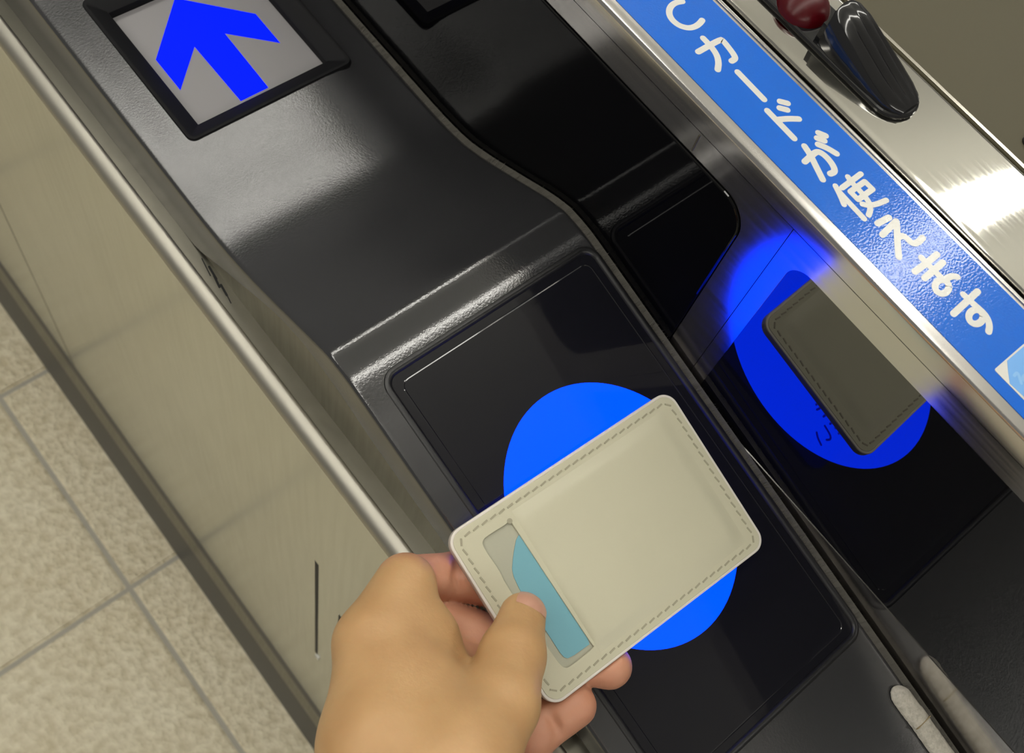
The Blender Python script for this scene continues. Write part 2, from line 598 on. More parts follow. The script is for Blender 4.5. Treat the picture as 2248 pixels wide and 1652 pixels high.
# ---- arrow display
zd = lambda y: zp(1.3)
lp = (0.5425, 0.9030, 1.1770, 1.562, 0.012, 5)
fr = ring_sweep('display_frame', lp, [(0.006, -0.004), (0.003, 0.0035), (-0.001, 0.004), (-0.005, 0.002), (-0.031, -0.010), (-0.034, -0.013), (-0.034, -0.045)], zd, 'frame_black', gate)
scn = mesh_obj('display_screen', *box_vf(0.56, 0.89, 1.19, 1.56, zp(1.3) - 0.060, zp(1.3) - 0.0305), 'screen', gate)
AX, AC = 0.7120, zp(1.3) - 0.0300
arrow_pts = [(-0.0315, 1.2285), (0.0315, 1.2285), (0.0340, 1.386), (0.114, 1.310), (0.114, 1.397), (0.0, 1.512), (-0.114, 1.397), (-0.114, 1.310), (-0.0340, 1.387)]
filled('arrow', [[(AX + a, b_) for a, b_ in arrow_pts]], 0.001, lambda a, b_, h: (a, b_, AC + h), 'arrow', scn)

# ---- reader plate with rim, lit pad and print
plate_loop = (0.514, 0.971, -0.264, 0.548, 0.024, 6)
ring_sweep('plate_rim', plate_loop, [(0.010, -0.002), (0.007, 0.0022), (0.003, 0.0034), (-0.001, 0.003), (-0.004, 0.0004), (-0.006, -0.004), (-0.006, -0.012)], lambda y: zpl(y), 'plastic_smooth', gate)
pl = filled('reader_plate', [rrect(0.518, 0.967, -0.260, 0.544, 0.021, 6)], 0.012, lambda a, b_, h: (a, b_, zpl(b_) - 0.008 + h), 'plate', gate)
ring_sweep('plate_bead', (0.534, 0.951, -0.244, 0.528, 0.016, 5), [(0.003, -0.004), (0.0022, -0.0008), (0, 0.0002), (-0.0022, -0.0008), (-0.003, -0.004)], lambda y: zpl(y) - 0.0015, 'plate', pl)
ell = [(0.7285 + 0.1965 * math.cos(2 * math.pi * i / 96), 0.1444 + 0.2342 * math.sin(2 * math.pi * i / 96)) for i in range(96)]
pad = filled('touch_pad', [ell], 0.0012, lambda a, b_, h: (a, b_, zpl(b_) - 0.0019 + h), 'disc', gate)
pad['label'] = 'oval touch pad glowing blue'
DTX = [[[0.8655, 0.0455], [0.8705, 0.037], [0.8731, 0.0234]], [[0.8427, 0.0454], [0.8438, 0.0317], [0.8457, 0.0236], [0.851, 0.0202], [0.8572, 0.0242]], [[0.8313, 0.0849], [0.8216, 0.0848], [0.813, 0.0846]], [[0.8363, 0.077], [0.8281, 0.0753], [0.8197, 0.0802]], [[0.826, 0.068], [0.8219, 0.0748], [0.8157, 0.0768]], [[0.8334, 0.0599], [0.818, 0.0599]], [[0.8309, 0.0422], [0.8212, 0.042]], [[0.8266, 0.0301], [0.8212, 0.0402], [0.8161, 0.0464]], [[0.828, 0.019], [0.8168, 0.0191]]]
strokes('pad_lettering', DTX, 0.0042, 0, lambda a, b_, h: (a, b_, zpl(b_) - 0.0008 + h), 'disc_text', pad)

# ---- brush seal between deck and wall
rb = random.Random(3)
v, f = [], []
for k in range(2600):
    y = rb.uniform(-0.62, 1.7)
    L_ = rb.uniform(0.006, 0.0125)
    z = zp(y) + side_drop(XR, y) - rb.uniform(0.004, 0.012)
    dy = rb.uniform(-0.012, 0.004)
    dz = rb.uniform(0.002, 0.014)
    w = 0.0008
    o = len(v)
    v += [(XR - 0.004, y - w, z), (XR - 0.004, y + w, z), (XR - 0.004, y, z - w), (XR - 0.002 + L_, y + dy, z + dz)]
    f += [(o, o + 1, o + 3), (o + 1, o + 2, o + 3), (o + 2, o, o + 3)]
me = bpy.data.meshes.new('brush_seal')
me.from_pydata([W(q) for q in v], [], f)
me.materials.append(M['bristle'])
br = link(bpy.data.objects.new('brush_seal', me), gate)
br['kind'] = 'stuff'

v, f = [], []
yb = np.arange(-0.9, 2.2, 0.03)
for i, y in enumerate(yb):
    zz_ = zp(y) + side_drop(XR, y)
    v += [(XR - 0.004, y, zz_ - 0.005), (0.9935, y, zz_ - 0.001), (0.9955, y, zz_ - 0.05), (XR - 0.004, y, zz_ - 0.05)]
    if i:
        o = 4 * i
        f += [(o - 4 + a, o - 4 + (a + 1) % 4, o + (a + 1) % 4, o + a) for a in range(4)]
mesh_obj('brush_backing', v, f, 'bristle', gate)

# ---- felt strip laid in the gap near the user
v, f = [], []
n = 70
for i in range(n + 1):
    t = i / n
    y = -0.374 - 0.80 * (t * 0.12 + 0.88 * t * t)
    dd = -0.374 - y
    w = 0.0195 * max(0.12, math.sqrt(max(0.0, 1 - (1 - min(1, dd / 0.026)) ** 2)))
    hgt = 0.014 * min(1, 0.35 + dd / 0.03)
    zc = zp(y) + 0.002
    xc = 0.958 + 0.004 * min(1, t * 4)
    for a in range(9):
        th = math.pi * a / 8
        v.append((xc + w * math.cos(th) + rb.uniform(-.0006, .0006), y, zc + hgt * math.sin(th) ** 0.8))
    if i:
        for a in range(8):
            f.append(((i - 1) * 9 + a, (i - 1) * 9 + a + 1, i * 9 + a + 1, i * 9 + a))
f.append(tuple(range(9)))
felt = mesh_obj('felt_strip', v, f, 'felt', gate, True)
felt['label'] = 'worn pale grey felt strip with a frayed rounded end'
box('tape_seam', 0.944, 0.979, -0.452, -0.4505, zp(-0.45) + 0.004, zp(-0.45) + 0.0162, 'glue', felt)

# ---- upright wall: steel frame plates with two black windows
XW = 1.0
fw = lambda a, b_, h: (XW + 0.006 + h, a, b_)
winA = rrect(0.334, 3.2, -1.98, -1.268, [0.05, 0.055, 0.05, 0.05], 8)
winB = rrect(-1.3, 0.240, -1.7335, -1.268, [0.034, 0.05, 0.05, 0.001], 8)
wp1 = filled('wall_plate', [[(0.2706, -2.3), (3.6, -2.3), (3.6, -1.2205), (0.2706, -1.2205)], winA], 0.012, fw, 'steel_wall', gate)
wp2 = filled('wall_plate', [[(Y0, -2.3), (0.2694, -2.3), (0.2694, -1.2205), (Y0, -1.2205)], winB], 0.012, fw, 'steel_wall', gate)
wa = filled('window_panel', [rrect(0.336, 3.19, -1.97, -1.270, [0.05, 0.053, 0.05, 0.05], 8)], 0.012, lambda a, b_, h: (XW + 0.002 + h, a, b_), 'acrylic_dark', gate, bevel=0.0028)
wa['label'] = 'black glossy panel beside the arrow display'
wb = filled('window_panel', [rrect(-1.32, 0.262, -1.75, -1.250, 0.03, 6)], 0.004, lambda a, b_, h: (XW + 0.0032 + h, a, b_), 'acrylic', gate)
wb['label'] = 'black glossy panel mirroring the blue touch pad'
box('wall_backing', XW + 0.0125, XW + 0.05, Y0, 3.6, FL + 0.01, -1.2205, 'gap', gate)
box('joint_strip', XW - 0.0012, XW + 0.002, 0.466, 0.4685, -1.262, -1.226, 'deck', gate)
# upper rail: wall edge rolling over into the sign channel
prof = [(XW, -1.2192), (XW, -1.185)] + arc(XW + 0.012, -1.185, 0.012, 180, 90, 8) + [(1.1535, -1.1735)] + arc(1.158, -1.1735, 0.0035, 180, 0, 6) + [(1.163, -1.190), (1.163, -1.2192)]
sweep_y('upper_rail', prof, Y0, 3.6, 'steel_wall', gate)
# top cover with rounded edges
prof = [(1.167, -1.215), (1.167, -1.174)] + arc(1.178, -1.174, 0.011, 180, 90, 7) + arc(1.318, -1.174, 0.011, 90, 0, 7) + [(1.329, -1.215)]
cov = sweep_y('top_cover', prof, Y0, 3.6, 'steel_top', gate)
# deck on the far side
prof = [(1.329, -1.19), (1.350, -1.19)] + arc(1.354, -1.186, 0.005, 180, 0, 6) + [(1.360, -1.192), (2.25, -1.26), (2.30, -1.31), (2.30, FL + 0.005), (1.329, FL + 0.005)]
dk = sweep_y('far_deck', prof, Y0, 3.6, 'deck', gate)
dk['label'] = 'olive painted far half of the gate body'
box('deck_edge_bead', 1.351, 1.357, Y0, 3.6, -1.187, -1.1805, 'steel', gate)
filled('deck_slot', [rrect(1.402, 1.75, 0.146, 0.176, 0.014, 6)], 0.006, lambda a, b_, h: (a, b_, -1.192 - (a - 1.36) * 0.0764 + 0.001 + h), 'gap', gate)

# ---- sign strip with white characters
ZS = -1.1730
sign = filled('sign_strip', [rrect(1.0175, 1.1485, -1.2, 1.0, 0.004, 3)], 0.0012, lambda a, b_, h: (a, b_, ZS + 0.0004 + h), 'sticker', gate)
sign['label'] = 'blue sign strip with white Japanese characters'
fs = lambda a, b_, h: (a, b_, ZS + 0.00115 + h)
LET = {"c":[[[1.1048,0.6424],[1.0948,0.646],[1.0845,0.6453],[1.0751,0.6405],[1.0685,0.6326],[1.0659,0.6223],[1.0677,0.611],[1.0736,0.6024],[1.0803,0.5977],[1.0897,0.5958],[1.0991,0.5969],[1.1063,0.5993]]],"ka":[[[1.0589,0.5583],[1.1053,0.5578],[1.1073,0.554],[1.1046,0.5338],[1.102,0.5224],[1.0984,0.5188],[1.0913,0.5188]],[[1.0835,0.5732],[1.0832,0.5553],[1.0797,0.5386],[1.0715,0.5265],[1.0615,0.5183]]],"long_bar":[[[1.0848,0.4991],[1.0838,0.4413]]],"do":[[[1.0735,0.4241],[1.0727,0.367]],[[1.0763,0.4038],[1.0906,0.3969],[1.1041,0.3878]],[[1.1023,0.4258],[1.1098,0.417]],[[1.0931,0.4175],[1.1006,0.4088]]],"ga":[[[1.0568,0.3298],[1.0746,0.3319],[1.0839,0.3326],[1.0888,0.329],[1.091,0.3189],[1.0897,0.3055],[1.0855,0.2955],[1.0809,0.2931],[1.0743,0.2944]],[[1.0762,0.3491],[1.0729,0.3344],[1.0662,0.3171],[1.0572,0.2936]],[[1.096,0.3401],[1.103,0.3289],[1.1082,0.3134]],[[1.1116,0.3542],[1.1173,0.3445]],[[1.1029,0.3487],[1.109,0.3394]]],"tsukau":[[[1.0655,0.2756],[1.0596,0.2601],[1.0532,0.2469]],[[1.0631,0.2689],[1.0616,0.2398],[1.0609,0.2138]],[[1.0715,0.2679],[1.1137,0.269]],[[1.093,0.2762],[1.0906,0.2666],[1.0906,0.2489],[1.0893,0.2344],[1.0862,0.2255],[1.0788,0.2183],[1.0713,0.2145]],[[1.077,0.2409],[1.077,0.2566]],[[1.077,0.2566],[1.1087,0.2566]],[[1.1087,0.2566],[1.109,0.2411]],[[1.109,0.2411],[1.077,0.2409]],[[1.0767,0.2322],[1.0823,0.2259],[1.0943,0.2203],[1.1124,0.2168]]],"e":[[[1.072,0.1974],[1.0941,0.1949]],[[1.0638,0.1808],[1.0985,0.1846]],[[1.0985,0.1846],[1.0952,0.1806],[1.0752,0.1616],[1.057,0.1429]],[[1.0792,0.1648],[1.0874,0.164],[1.0904,0.1591],[1.0904,0.1494],[1.0929,0.1441],[1.1013,0.1428],[1.1111,0.1439]]],"ma":[[[1.059,0.1137],[1.0796,0.1131],[1.1087,0.1137]],[[1.0629,0.0987],[1.1058,0.1001]],[[1.0844,0.1232],[1.0844,0.1084],[1.0845,0.0937],[1.0846,0.082]],[[1.0829,0.0693],[1.0798,0.0674],[1.0762,0.0662],[1.0724,0.0658],[1.0688,0.0664],[1.0657,0.0679],[1.0634,0.07],[1.0623,0.0727],[1.0622,0.0755],[1.0634,0.0784],[1.0656,0.0809],[1.0686,0.0829],[1.0722,0.0841],[1.076,0.0845],[1.0797,0.0839],[1.0828,0.0825],[1.085,0.0803],[1.0862,0.0777],[1.0862,0.0747],[1.0851,0.0719],[1.0829,0.0693]],[[1.086,0.080],[1.0909,0.08],[1.1005,0.0779],[1.1057,0.0727]]],"su":[[[1.0555,0.0375],[1.1132,0.0402]],[[1.0915,0.049],[1.0921,0.0328],[1.0941,0.0142],[1.0919,0.0035],[1.0846,-0.0057],[1.0771,-0.0098]],[[1.0881,0.0097],[1.0849,0.0078],[1.0813,0.0066],[1.0774,0.0064],[1.0738,0.007],[1.0706,0.0085],[1.0684,0.0107],[1.0672,0.0134],[1.0671,0.0163],[1.0683,0.0191],[1.0705,0.0216],[1.0736,0.0236],[1.0773,0.0247],[1.0812,0.025],[1.0848,0.0244],[1.088,0.0229],[1.0903,0.0207],[1.0915,0.018],[1.0915,0.0151],[1.0903,0.0122],[1.0881,0.0097]]]}
LET['i'] = [[[1.085, 0.718], [1.085, 0.672]]]
for k, sts in LET.items():
    strokes('character', sts, 0.0100 if k != 'tsukau' else 0.0088, 0, fs, 'letter', sign)
lab = filled('logo_patch', [rrect(1.0382, 1.1075, -0.1065, -0.0515, 0.003, 4)], 0.0008, lambda a, b_, h: (a, b_, ZS + 0.0012 + h), 'letter', sign)
filled('logo_field', [[(1.0641, -0.0539), (1.104, -0.054), (1.1037, -0.1012), (1.0419, -0.1034), (1.0405, -0.0777), (1.0522, -0.0653)]], 0.0004, lambda a, b_, h: (a, b_, ZS + 0.0017 + h), 'label_blue', sign)
strokes('logo_mark', [[(1.0549, -0.0741), (1.0635, -0.0732), (1.0544, -0.0874)], [(1.0683, -0.0824), (1.0629, -0.0826), (1.0603, -0.0867), (1.0611, -0.0882)]], 0.0045, 0, lambda a, b_, h: (a, b_, ZS + 0.002 + h), 'label_pale', sign)

# ---- sensor unit on the top cover: pill base, red dome, ribbed hood
ZC = -1.163
pill = [(1.249 + 0.042 * math.cos(math.radians(180 + 9 * i)), 0.336 + 0.042 * math.sin(math.radians(180 + 9 * i))) for i in range(21)] + [(1.291, 0.80), (1.207, 0.80)]
sb = filled('sensor_base', [pill], 0.010, lambda a, b_, h: (a, b_, ZC + 0.004 + h), 'gloss_black', gate, bevel=0.004)
sb['label'] = 'glossy black sensor base plate with rounded end'
# hood
HX0, HX1 = 1.2095, 1.2885
v, f = [], []
stations = [(0.302, 0.010, 0.55), (0.312, 0.014, 0.74), (0.33, 0.020, 0.90), (0.36, 0.030, 0.98), (0.39, 0.041, 1.0), (0.42, 0.052, 1.0), (0.44, 0.059, 0.99), (0.455, 0.0625, 0.95), (0.464, 0.060, 0.90)]
na = 40
for y, hh, ws in stations:
    cx_ = (HX0 + HX1) / 2
    hw = (HX1 - HX0) / 2 * ws
    for a in range(na + 1):
        s = -1 + 2 * a / na
        e = max(0.0, 1 - abs(s) ** 4) ** 0.5
        groove = 0.0
        for gc in (-0.36, 0.08, 0.50):
            groove += math.exp(-((s - gc) / 0.085) ** 2)
        fade = min(1, max(0, (y - 0.315) / 0.02)) * min(1, max(0, (0.445 - y) / 0.02))
        v.append((cx_ + hw * s * (1.0 - 0.0 * e), y + 0.010 * (1 - s * s) * (1 if y > 0.44 else 0), ZC + 0.006 + (hh) * (0.10 + 0.90 * e) - 0.0048 * groove * fade * e))
for j in range(len(stations) - 1):
    for a in range(na):
        f.append((j * (na + 1) + a, j * (na + 1) + a + 1, (j + 1) * (na + 1) + a + 1, (j + 1) * (na + 1) + a))
o = len(v)
for j, (y, hh, ws) in enumerate(stations):       # skirts down to the base
    hw = (HX1 - HX0) / 2 * ws
    cx_ = (HX0 + HX1) / 2
    v += [(cx_ - hw, y, ZC + 0.006), (cx_ + hw, y, ZC + 0.006)]
for j in range(len(stations) - 1):
    f.append((j * (na + 1), (j + 1) * (na + 1), o + 2 * j + 2, o + 2 * j))
    f.append((j * (na + 1) + na, (j + 1) * (na + 1) + na, o + 2 * j + 3, o + 2 * j + 1))
f.append(tuple(range(na + 1)) + (o + 1, o))
last = (len(stations) - 1) * (na + 1)
f.append(tuple(range(last, last + na + 1)) + (o + 2 * len(stations) - 1, o + 2 * len(stations) - 2))
hood = mesh_obj('sensor_hood', v, f, 'gloss_black', gate, True)
hood['label'] = 'ribbed glossy black hood'
# rim lugs at the open end of the hood
for s in (-0.9, -0.35, 0.25, 0.85):
    xx = (HX0 + HX1) / 2 + s * 0.031
    box('hood_lug', xx - 0.004, xx + 0.004, 0.460, 0.474, ZC + 0.010, ZC + 0.060 * (1 - 0.35 * s * s), 'gloss_black', hood)
# dome
v, f = [], []
nr, na2 = 10, 32
for i in range(nr + 1):
    t = math.pi / 2 * i / nr
    for a in range(na2):
        th = 2 * math.pi * a / na2
        v.append((1.247 + 0.042 * math.cos(t) * math.cos(th), 0.527 + 0.042 * math.cos(t) * math.sin(th), ZC + 0.008 + 0.028 * math.sin(t)))
for i in range(nr):
    for a in range(na2):
        f.append((i * na2 + a, i * na2 + (a + 1) % na2, (i + 1) * na2 + (a + 1) % na2, (i + 1) * na2 + a))
dome = mesh_obj('red_lens', v, f, 'red', gate, True)
dome['label'] = 'dark red dome lens'
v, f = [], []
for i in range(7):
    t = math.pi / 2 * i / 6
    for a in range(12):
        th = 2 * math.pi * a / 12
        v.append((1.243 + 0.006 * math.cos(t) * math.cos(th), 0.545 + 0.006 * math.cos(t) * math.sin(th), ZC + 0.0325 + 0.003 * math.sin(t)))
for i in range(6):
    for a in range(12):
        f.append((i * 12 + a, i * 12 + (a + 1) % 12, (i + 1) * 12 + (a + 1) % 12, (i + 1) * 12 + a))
mesh_obj('lens_glint', v, f, 'red_glint', dome, True)

# ---- thin slanted black marks on the ledge wall
fsc = lambda a, b_, h: (a, b_, -1.8736 + h)
v, f = [], []
for k, q in enumerate(([(.4601, 1.0399), (.4528, .9985)], [(.4615, 1.0169), (.4581, .9865)], [(.4584, .9947), (.4533, .968)], [(.4581, .9708), (.4548, .9454)], [(.4557, .9484), (.4519, .9271)])):
    a, b_ = stroke_vf(q, 0.0022 if k in (0, 4) else 0.0045, 0.00005 * k, fsc)
    o = len(v)
    v += a
    f += [tuple(i + o for i in z_) for z_ in b_]
mesh_obj('ledge_marks', v, f, 'gap', gate)

# ================================================================== CARD HOLDER
CC = np.array([0.6489, 0.11333, -1.62959])
EX = np.array([0.99893, -0.04616, -0.00038])
EY = np.array([0.04499, 0.97172, 0.23183])
EZ = np.array([-0.01034, -0.2316, 0.97276])
CA, CB = 0.463, 0.3063


def cl(a, b_, h):
    return tuple(CC + EX * a + EY * b_ + EZ * h)


holder = thing('card_holder', 'cream leather card holder with stitched rim held over the blue pad', 'card holder', tuple(CC - EZ * 0.016))
outer = rrect(-CA / 2, CA / 2, -CB / 2, CB / 2, 0.026, 8)
body = filled('back_panel', [outer], 0.0105, lambda a, b_, h: cl(a, b_, -0.0115 + h), 'leather_edge', holder, bevel=0.002)
CUT = [[-0.1277, 0.1096], [-0.1229, -0.112], [-0.1207, -0.1168], [-0.1749, -0.1186], [-0.1826, -0.1101], [-0.1852, -0.0684], [-0.1876, 0.0207], [-0.1874, 0.0493], [-0.185, 0.06], [-0.187, 0.1016], [-0.1855, 0.113], [-0.1778, 0.118], [-0.1363, 0.1167], [-0.1284, 0.1192]]


def smooth_closed(p, it=2):
    p = [Vector(q) for q in p]
    for _ in range(it):
        q = []
        for a, b_ in zip(p, p[1:] + p[:1]):
            q += [a * 0.8 + b_ * 0.2, a * 0.2 + b_ * 0.8]
        p = q
    return [(a.x, a.y) for a in p]


filled('painted_edge', [outer, rrect(-CA / 2 + 0.0055, CA / 2 - 0.0055, -CB / 2 + 0.0055, CB / 2 - 0.0055, 0.021, 8)], 0.0150, lambda a, b_, h: cl(a, b_, -0.0082 + h), 'leather_edge', holder, bevel=0.002)
front = filled('front_panel', [rrect(-CA / 2 + 0.0045, CA / 2 - 0.0045, -CB / 2 + 0.0045, CB / 2 - 0.0045, 0.022, 8), smooth_closed(CUT)], 0.0042, lambda a, b_, h: cl(a, b_, -0.0021 + h), 'leather', holder, bevel=0.0010)
filled('pocket_lining', [rrect(-0.20, -0.10, -0.128, 0.128, 0.006)], 0.0010, lambda a, b_, h: cl(a, b_, -0.0046 + h), 'leather_in', holder)
filled('slit_notch', [[(-0.1292 + 0.0045 * math.cos(i * 0.5236), 0.118 + 0.0045 * math.sin(i * 0.5236)) for i in range(12)]], 0.0006, lambda a, b_, h: cl(a, b_, 0.0002 + h), 'thread', holder)
# soft raised cushion over the card pocket
v, f = [], []
NX, NY = 46, 34
for i in range(NX + 1):
    for j in range(NY + 1):
        a = -0.118 + 0.318 * i / NX
        b_ = -0.129 + 0.258 * j / NY
        da = min((a + 0.118) / 0.004, (0.200 - a) / 0.022, 1)
        db = min((b_ + 0.129) / 0.022, (0.129 - b_) / 0.022, 1)
        s1 = max(0, da) ** 2 * (3 - 2 * max(0, da))
        s2 = max(0, db) ** 2 * (3 - 2 * max(0, db))
        puff = 0.0036 * s1 * s2 + 0.0010 * math.sin(a * 22 + 0.6) * math.sin(b_ * 18 + 0.9) * s1 * s2
        shadow_step = 0.0016 / (1 + math.exp((a - (0.0045 + 0.118 * b_)) / 0.0016)) * s2 * s1  # slanted shadow edge put into the shape as a slight rise
        v.append(cl(a, b_, 0.00005 + max(-0.0005, puff) + shadow_step * 0.6))
for i in range(NX):
    for j in range(NY):
        q = i * (NY + 1) + j
        f.append((q, q + NY + 1, q + NY + 2, q + 1))
mesh_obj('pocket_cushion', v, f, 'leather', holder, True)
# stitches round the rim
sl = rrect(-CA / 2 + 0.0155, CA / 2 - 0.0155, -CB / 2 + 0.0155, CB / 2 - 0.0155, 0.014, 6)
pts = [Vector(q) for q in sl] + [Vector(sl[0])]
seg = [(pts[i + 1] - pts[i]).length for i in range(len(pts) - 1)]
tot = sum(seg)
ns = 84
sv, sf = box_vf(-0.0058, 0.0058, -0.0014, 0.0014, -0.0006, 0.0009)
st_me = bpy.data.meshes.new('stitch')
st_me.from_pydata([tuple(c * U for c in q) for q in sv], [], sf)
bms = bmesh.new()
bms.from_mesh(st_me)
bmesh.ops.recalc_face_normals(bms, faces=bms.faces)
bms.to_mesh(st_me)
bms.free()
st_me.materials.append(M['thread'])
for k in range(ns):
    d = tot * (k + 0.5) / ns
    i = 0
    while d > seg[i]:
        d -= seg[i]
        i += 1
    p = pts[i] + (pts[i + 1] - pts[i]) * (d / seg[i])
    t = (pts[i + 1] - pts[i]).normalized()
    ang = math.atan2(t.y, t.x) + 0.16
    ca, sa = math.cos(ang), math.sin(ang)
    ax = EX * ca + EY * sa
    ay = -EX * sa + EY * ca
    o = bpy.data.objects.new('stitch', st_me)
    mm = Matrix.Identity(4)
    for r_ in range(3):
        mm[r_][0], mm[r_][1], mm[r_][2] = ax[r_], ay[r_], EZ[r_]
    mm.translation = W(cl(p.x, p.y, 0.0))
    link(o, holder)
    o.matrix_basis = mm
# the card showing in the pocket
BLUE = [[-0.1315, 0.092], [-0.115, 0.090], [-0.115, -0.1096], [-0.165, -0.1082], [-0.1721, -0.1001], [-0.1728, -0.0595], [-0.1739, 0.0175], [-0.1696, 0.0501], [-0.1526, 0.0714]]
cd = filled('transit_card', [smooth_closed(BLUE, 1)], 0.0012, lambda a, b_, h: cl(a, b_, -0.0033 + h), 'card_blue')
cd['label'] = 'teal blue card showing in the thumb cut-out of the cream holder'
cd['category'] = 'card'


# ================================================================== HAND
def P(px, py, z):
    d = np.array([(px - 1124) / FPX, (py - 826) / FPX, 1.0]) @ RC
    return d * (z / d[2])


# chains of (point, radius); all in gate units
CH = {
    'index': [(P(815, 1412, -1.545), .052), (P(890, 1281, -1.585), .0465)],
    'index_tip': [(P(915, 1270, -1.635), .0375), (P(1010, 1262, -1.660), .0365), (P(1125, 1300, -1.675), .033)],
    'middle': [(P(850, 1480, -1.60), .052), (P(960, 1382, -1.690), .048), (P(1150, 1425, -1.700), .038), (P(1338, 1462, -1.703), .0365)],
    'ring': [(P(880, 1560, -1.64), .050), (P(985, 1560, -1.745), .043), (P(1165, 1612, -1.715), .038), (P(1262, 1548, -1.702), .0345)],
    'little': [(P(905, 1650, -1.66), .046), (P(1000, 1670, -1.775), .038), (P(1120, 1700, -1.765), .033), (P(1170, 1660, -1.750), .030)],
    'thumb': [(P(1005, 1700, -1.455), .070), (P(1098, 1548, -1.505), .053), (P(1124, 1440, -1.548), .0475), (P(1147, 1352, -1.580), .0355)],
}
PALM = [
    [(P(815, 1412, -1.545), .052), (P(838, 1640, -1.50), .080), (P(880, 1860, -1.47), .085)],
    [(P(850, 1480, -1.60), .050), (P(900, 1700, -1.56), .075), (P(930, 1880, -1.53), .085)],
    [(P(880, 1560, -1.64), .048), (P(940, 1740, -1.60), .070), (P(970, 1900, -1.55), .080)],
    [(P(905, 1650, -1.66), .046), (P(960, 1790, -1.62), .066), (P(980, 1920, -1.56), .078)],
    [(P(1000, 1690, -1.455), .070), (P(950, 1850, -1.47), .085)],
    [(P(880, 1400, -1.565), .050), (P(915, 1510, -1.535), .056), (P(1000, 1625, -1.49), .062)],
    [(P(930, 1530, -1.585), .048), (P(1060, 1610, -1.545), .048)],
    [(P(905, 1310, -1.580), .032), (P(955, 1390, -1.578), .026), (P(998, 1466, -1.585), .018)],
    [(P(925, 1450, -1.665), .050), (P(1085, 1500, -1.665), .048)],
    [(P(900, 1870, -1.49), .100), (P(880, 2300, -1.40), .098), (P(830, 2900, -1.27), .112)],
    [(P(965, 1890, -1.53), .092), (P(960, 2300, -1.44), .096), (P(930, 2900, -1.31), .112)],
]
allp = [p for c in CH.values() for p, r_ in c] + [p for c in PALM for p, r_ in c]
lo = np.min(allp, axis=0) - 0.17
hi = np.max(allp, axis=0) + 0.17
VX = 0.0055
dims = np.ceil((hi - lo) / VX).astype(int) + 1
gx = lo[0] + VX * np.arange(dims[0])
gy = lo[1] + VX * np.arange(dims[1])
gz = lo[2] + VX * np.arange(dims[2])
GXX, GYY, GZZ = np.meshgrid(gx.astype(np.float32), gy.astype(np.float32), gz.astype(np.float32), indexing='ij')


def cone(a, ra, b_, rb_):
    ab = b_ - a
    L2 = float(ab @ ab)
    t = ((GXX - a[0]) * ab[0] + (GYY - a[1]) * ab[1] + (GZZ - a[2]) * ab[2]) / L2
    np.clip(t, 0, 1, out=t)
    dx = GXX - (a[0] + ab[0] * t)
    dy = GYY - (a[1] + ab[1] * t)
    dz = GZZ - (a[2] + ab[2] * t)
    t = t * t * (3 - 2 * t) * 0.5 + t * 0.5
    return np.sqrt(dx * dx + dy * dy + dz * dz) - (ra + (rb_ - ra) * t)


def smin(a, b_, k):
    h = np.clip(0.5 + 0.5 * (b_ - a) / k, 0, 1)
    return b_ + (a - b_) * h - k * h * (1 - h)


def chain(c, k):
    d = None
    for (p, r_), (q, s_) in zip(c, c[1:]):
        e = cone(np.array(p), r_, np.array(q), s_)
        d = e if d is None else smin(d, e, k)
    return d


palm = None
for c in PALM:
    d = chain(c, 0.03)
    palm = d if palm is None else smin(palm, d, 0.05)
fing = {k: chain(c, 0.012) for k, c in CH.items()}
field = palm
pinkd = None
for k in ('little', 'ring', 'middle', 'index_tip', 'index'):
    field = smin(field, fing[k], 0.006 if k in ('index_tip', 'middle') else 0.016)
    if k != 'index':
        pinkd = fing[k] if pinkd is None else np.minimum(pinkd, fing[k])
pinkd = np.minimum(pinkd, chain([(P(925, 1450, -1.665), .050), (P(1085, 1500, -1.665), .048)], 0.02))
field = smin(field, fing['thumb'], 0.020)
# creases pressed into the finger joints
for c in ([(P(1006, 1222, -1.628), .0075), (P(1002, 1262, -1.622), .0075), (P(1008, 1312, -1.634), .0075)],
          [(P(1204, 1560, -1.674), .006), (P(1228, 1610, -1.680), .006), (P(1232, 1650, -1.690), .006)],
          ):
    g = chain(c, 0.004)
    h_ = np.clip(0.5 - 0.5 * (field + g) / 0.008, 0, 1)
    field = field + (-g - field) * h_ + 0.008 * h_ * (1 - h_)
# where the hand presses on the card and the reader it gives way
hc = (GXX - CC[0]) * EZ[0] + (GYY - CC[1]) * EZ[1] + (GZZ - CC[2]) * EZ[2]
ha = np.abs((GXX - CC[0]) * EX[0] + (GYY - CC[1]) * EX[1] + (GZZ - CC[2]) * EX[2]) - (CA / 2 + 0.001)
hb = np.abs((GXX - CC[0]) * EY[0] + (GYY - CC[1]) * EY[1] + (GZZ - CC[2]) * EY[2]) - (CB / 2 + 0.001)
slab = np.maximum(np.maximum(np.abs(hc + 0.0068) - 0.0092, ha), hb)
field = np.maximum(field, -slab)
field = np.maximum(field, np.where(GXX > XL - 0.006, (-1.7432 + 0.226 * GYY + 0.006) - GZZ, -1.0))


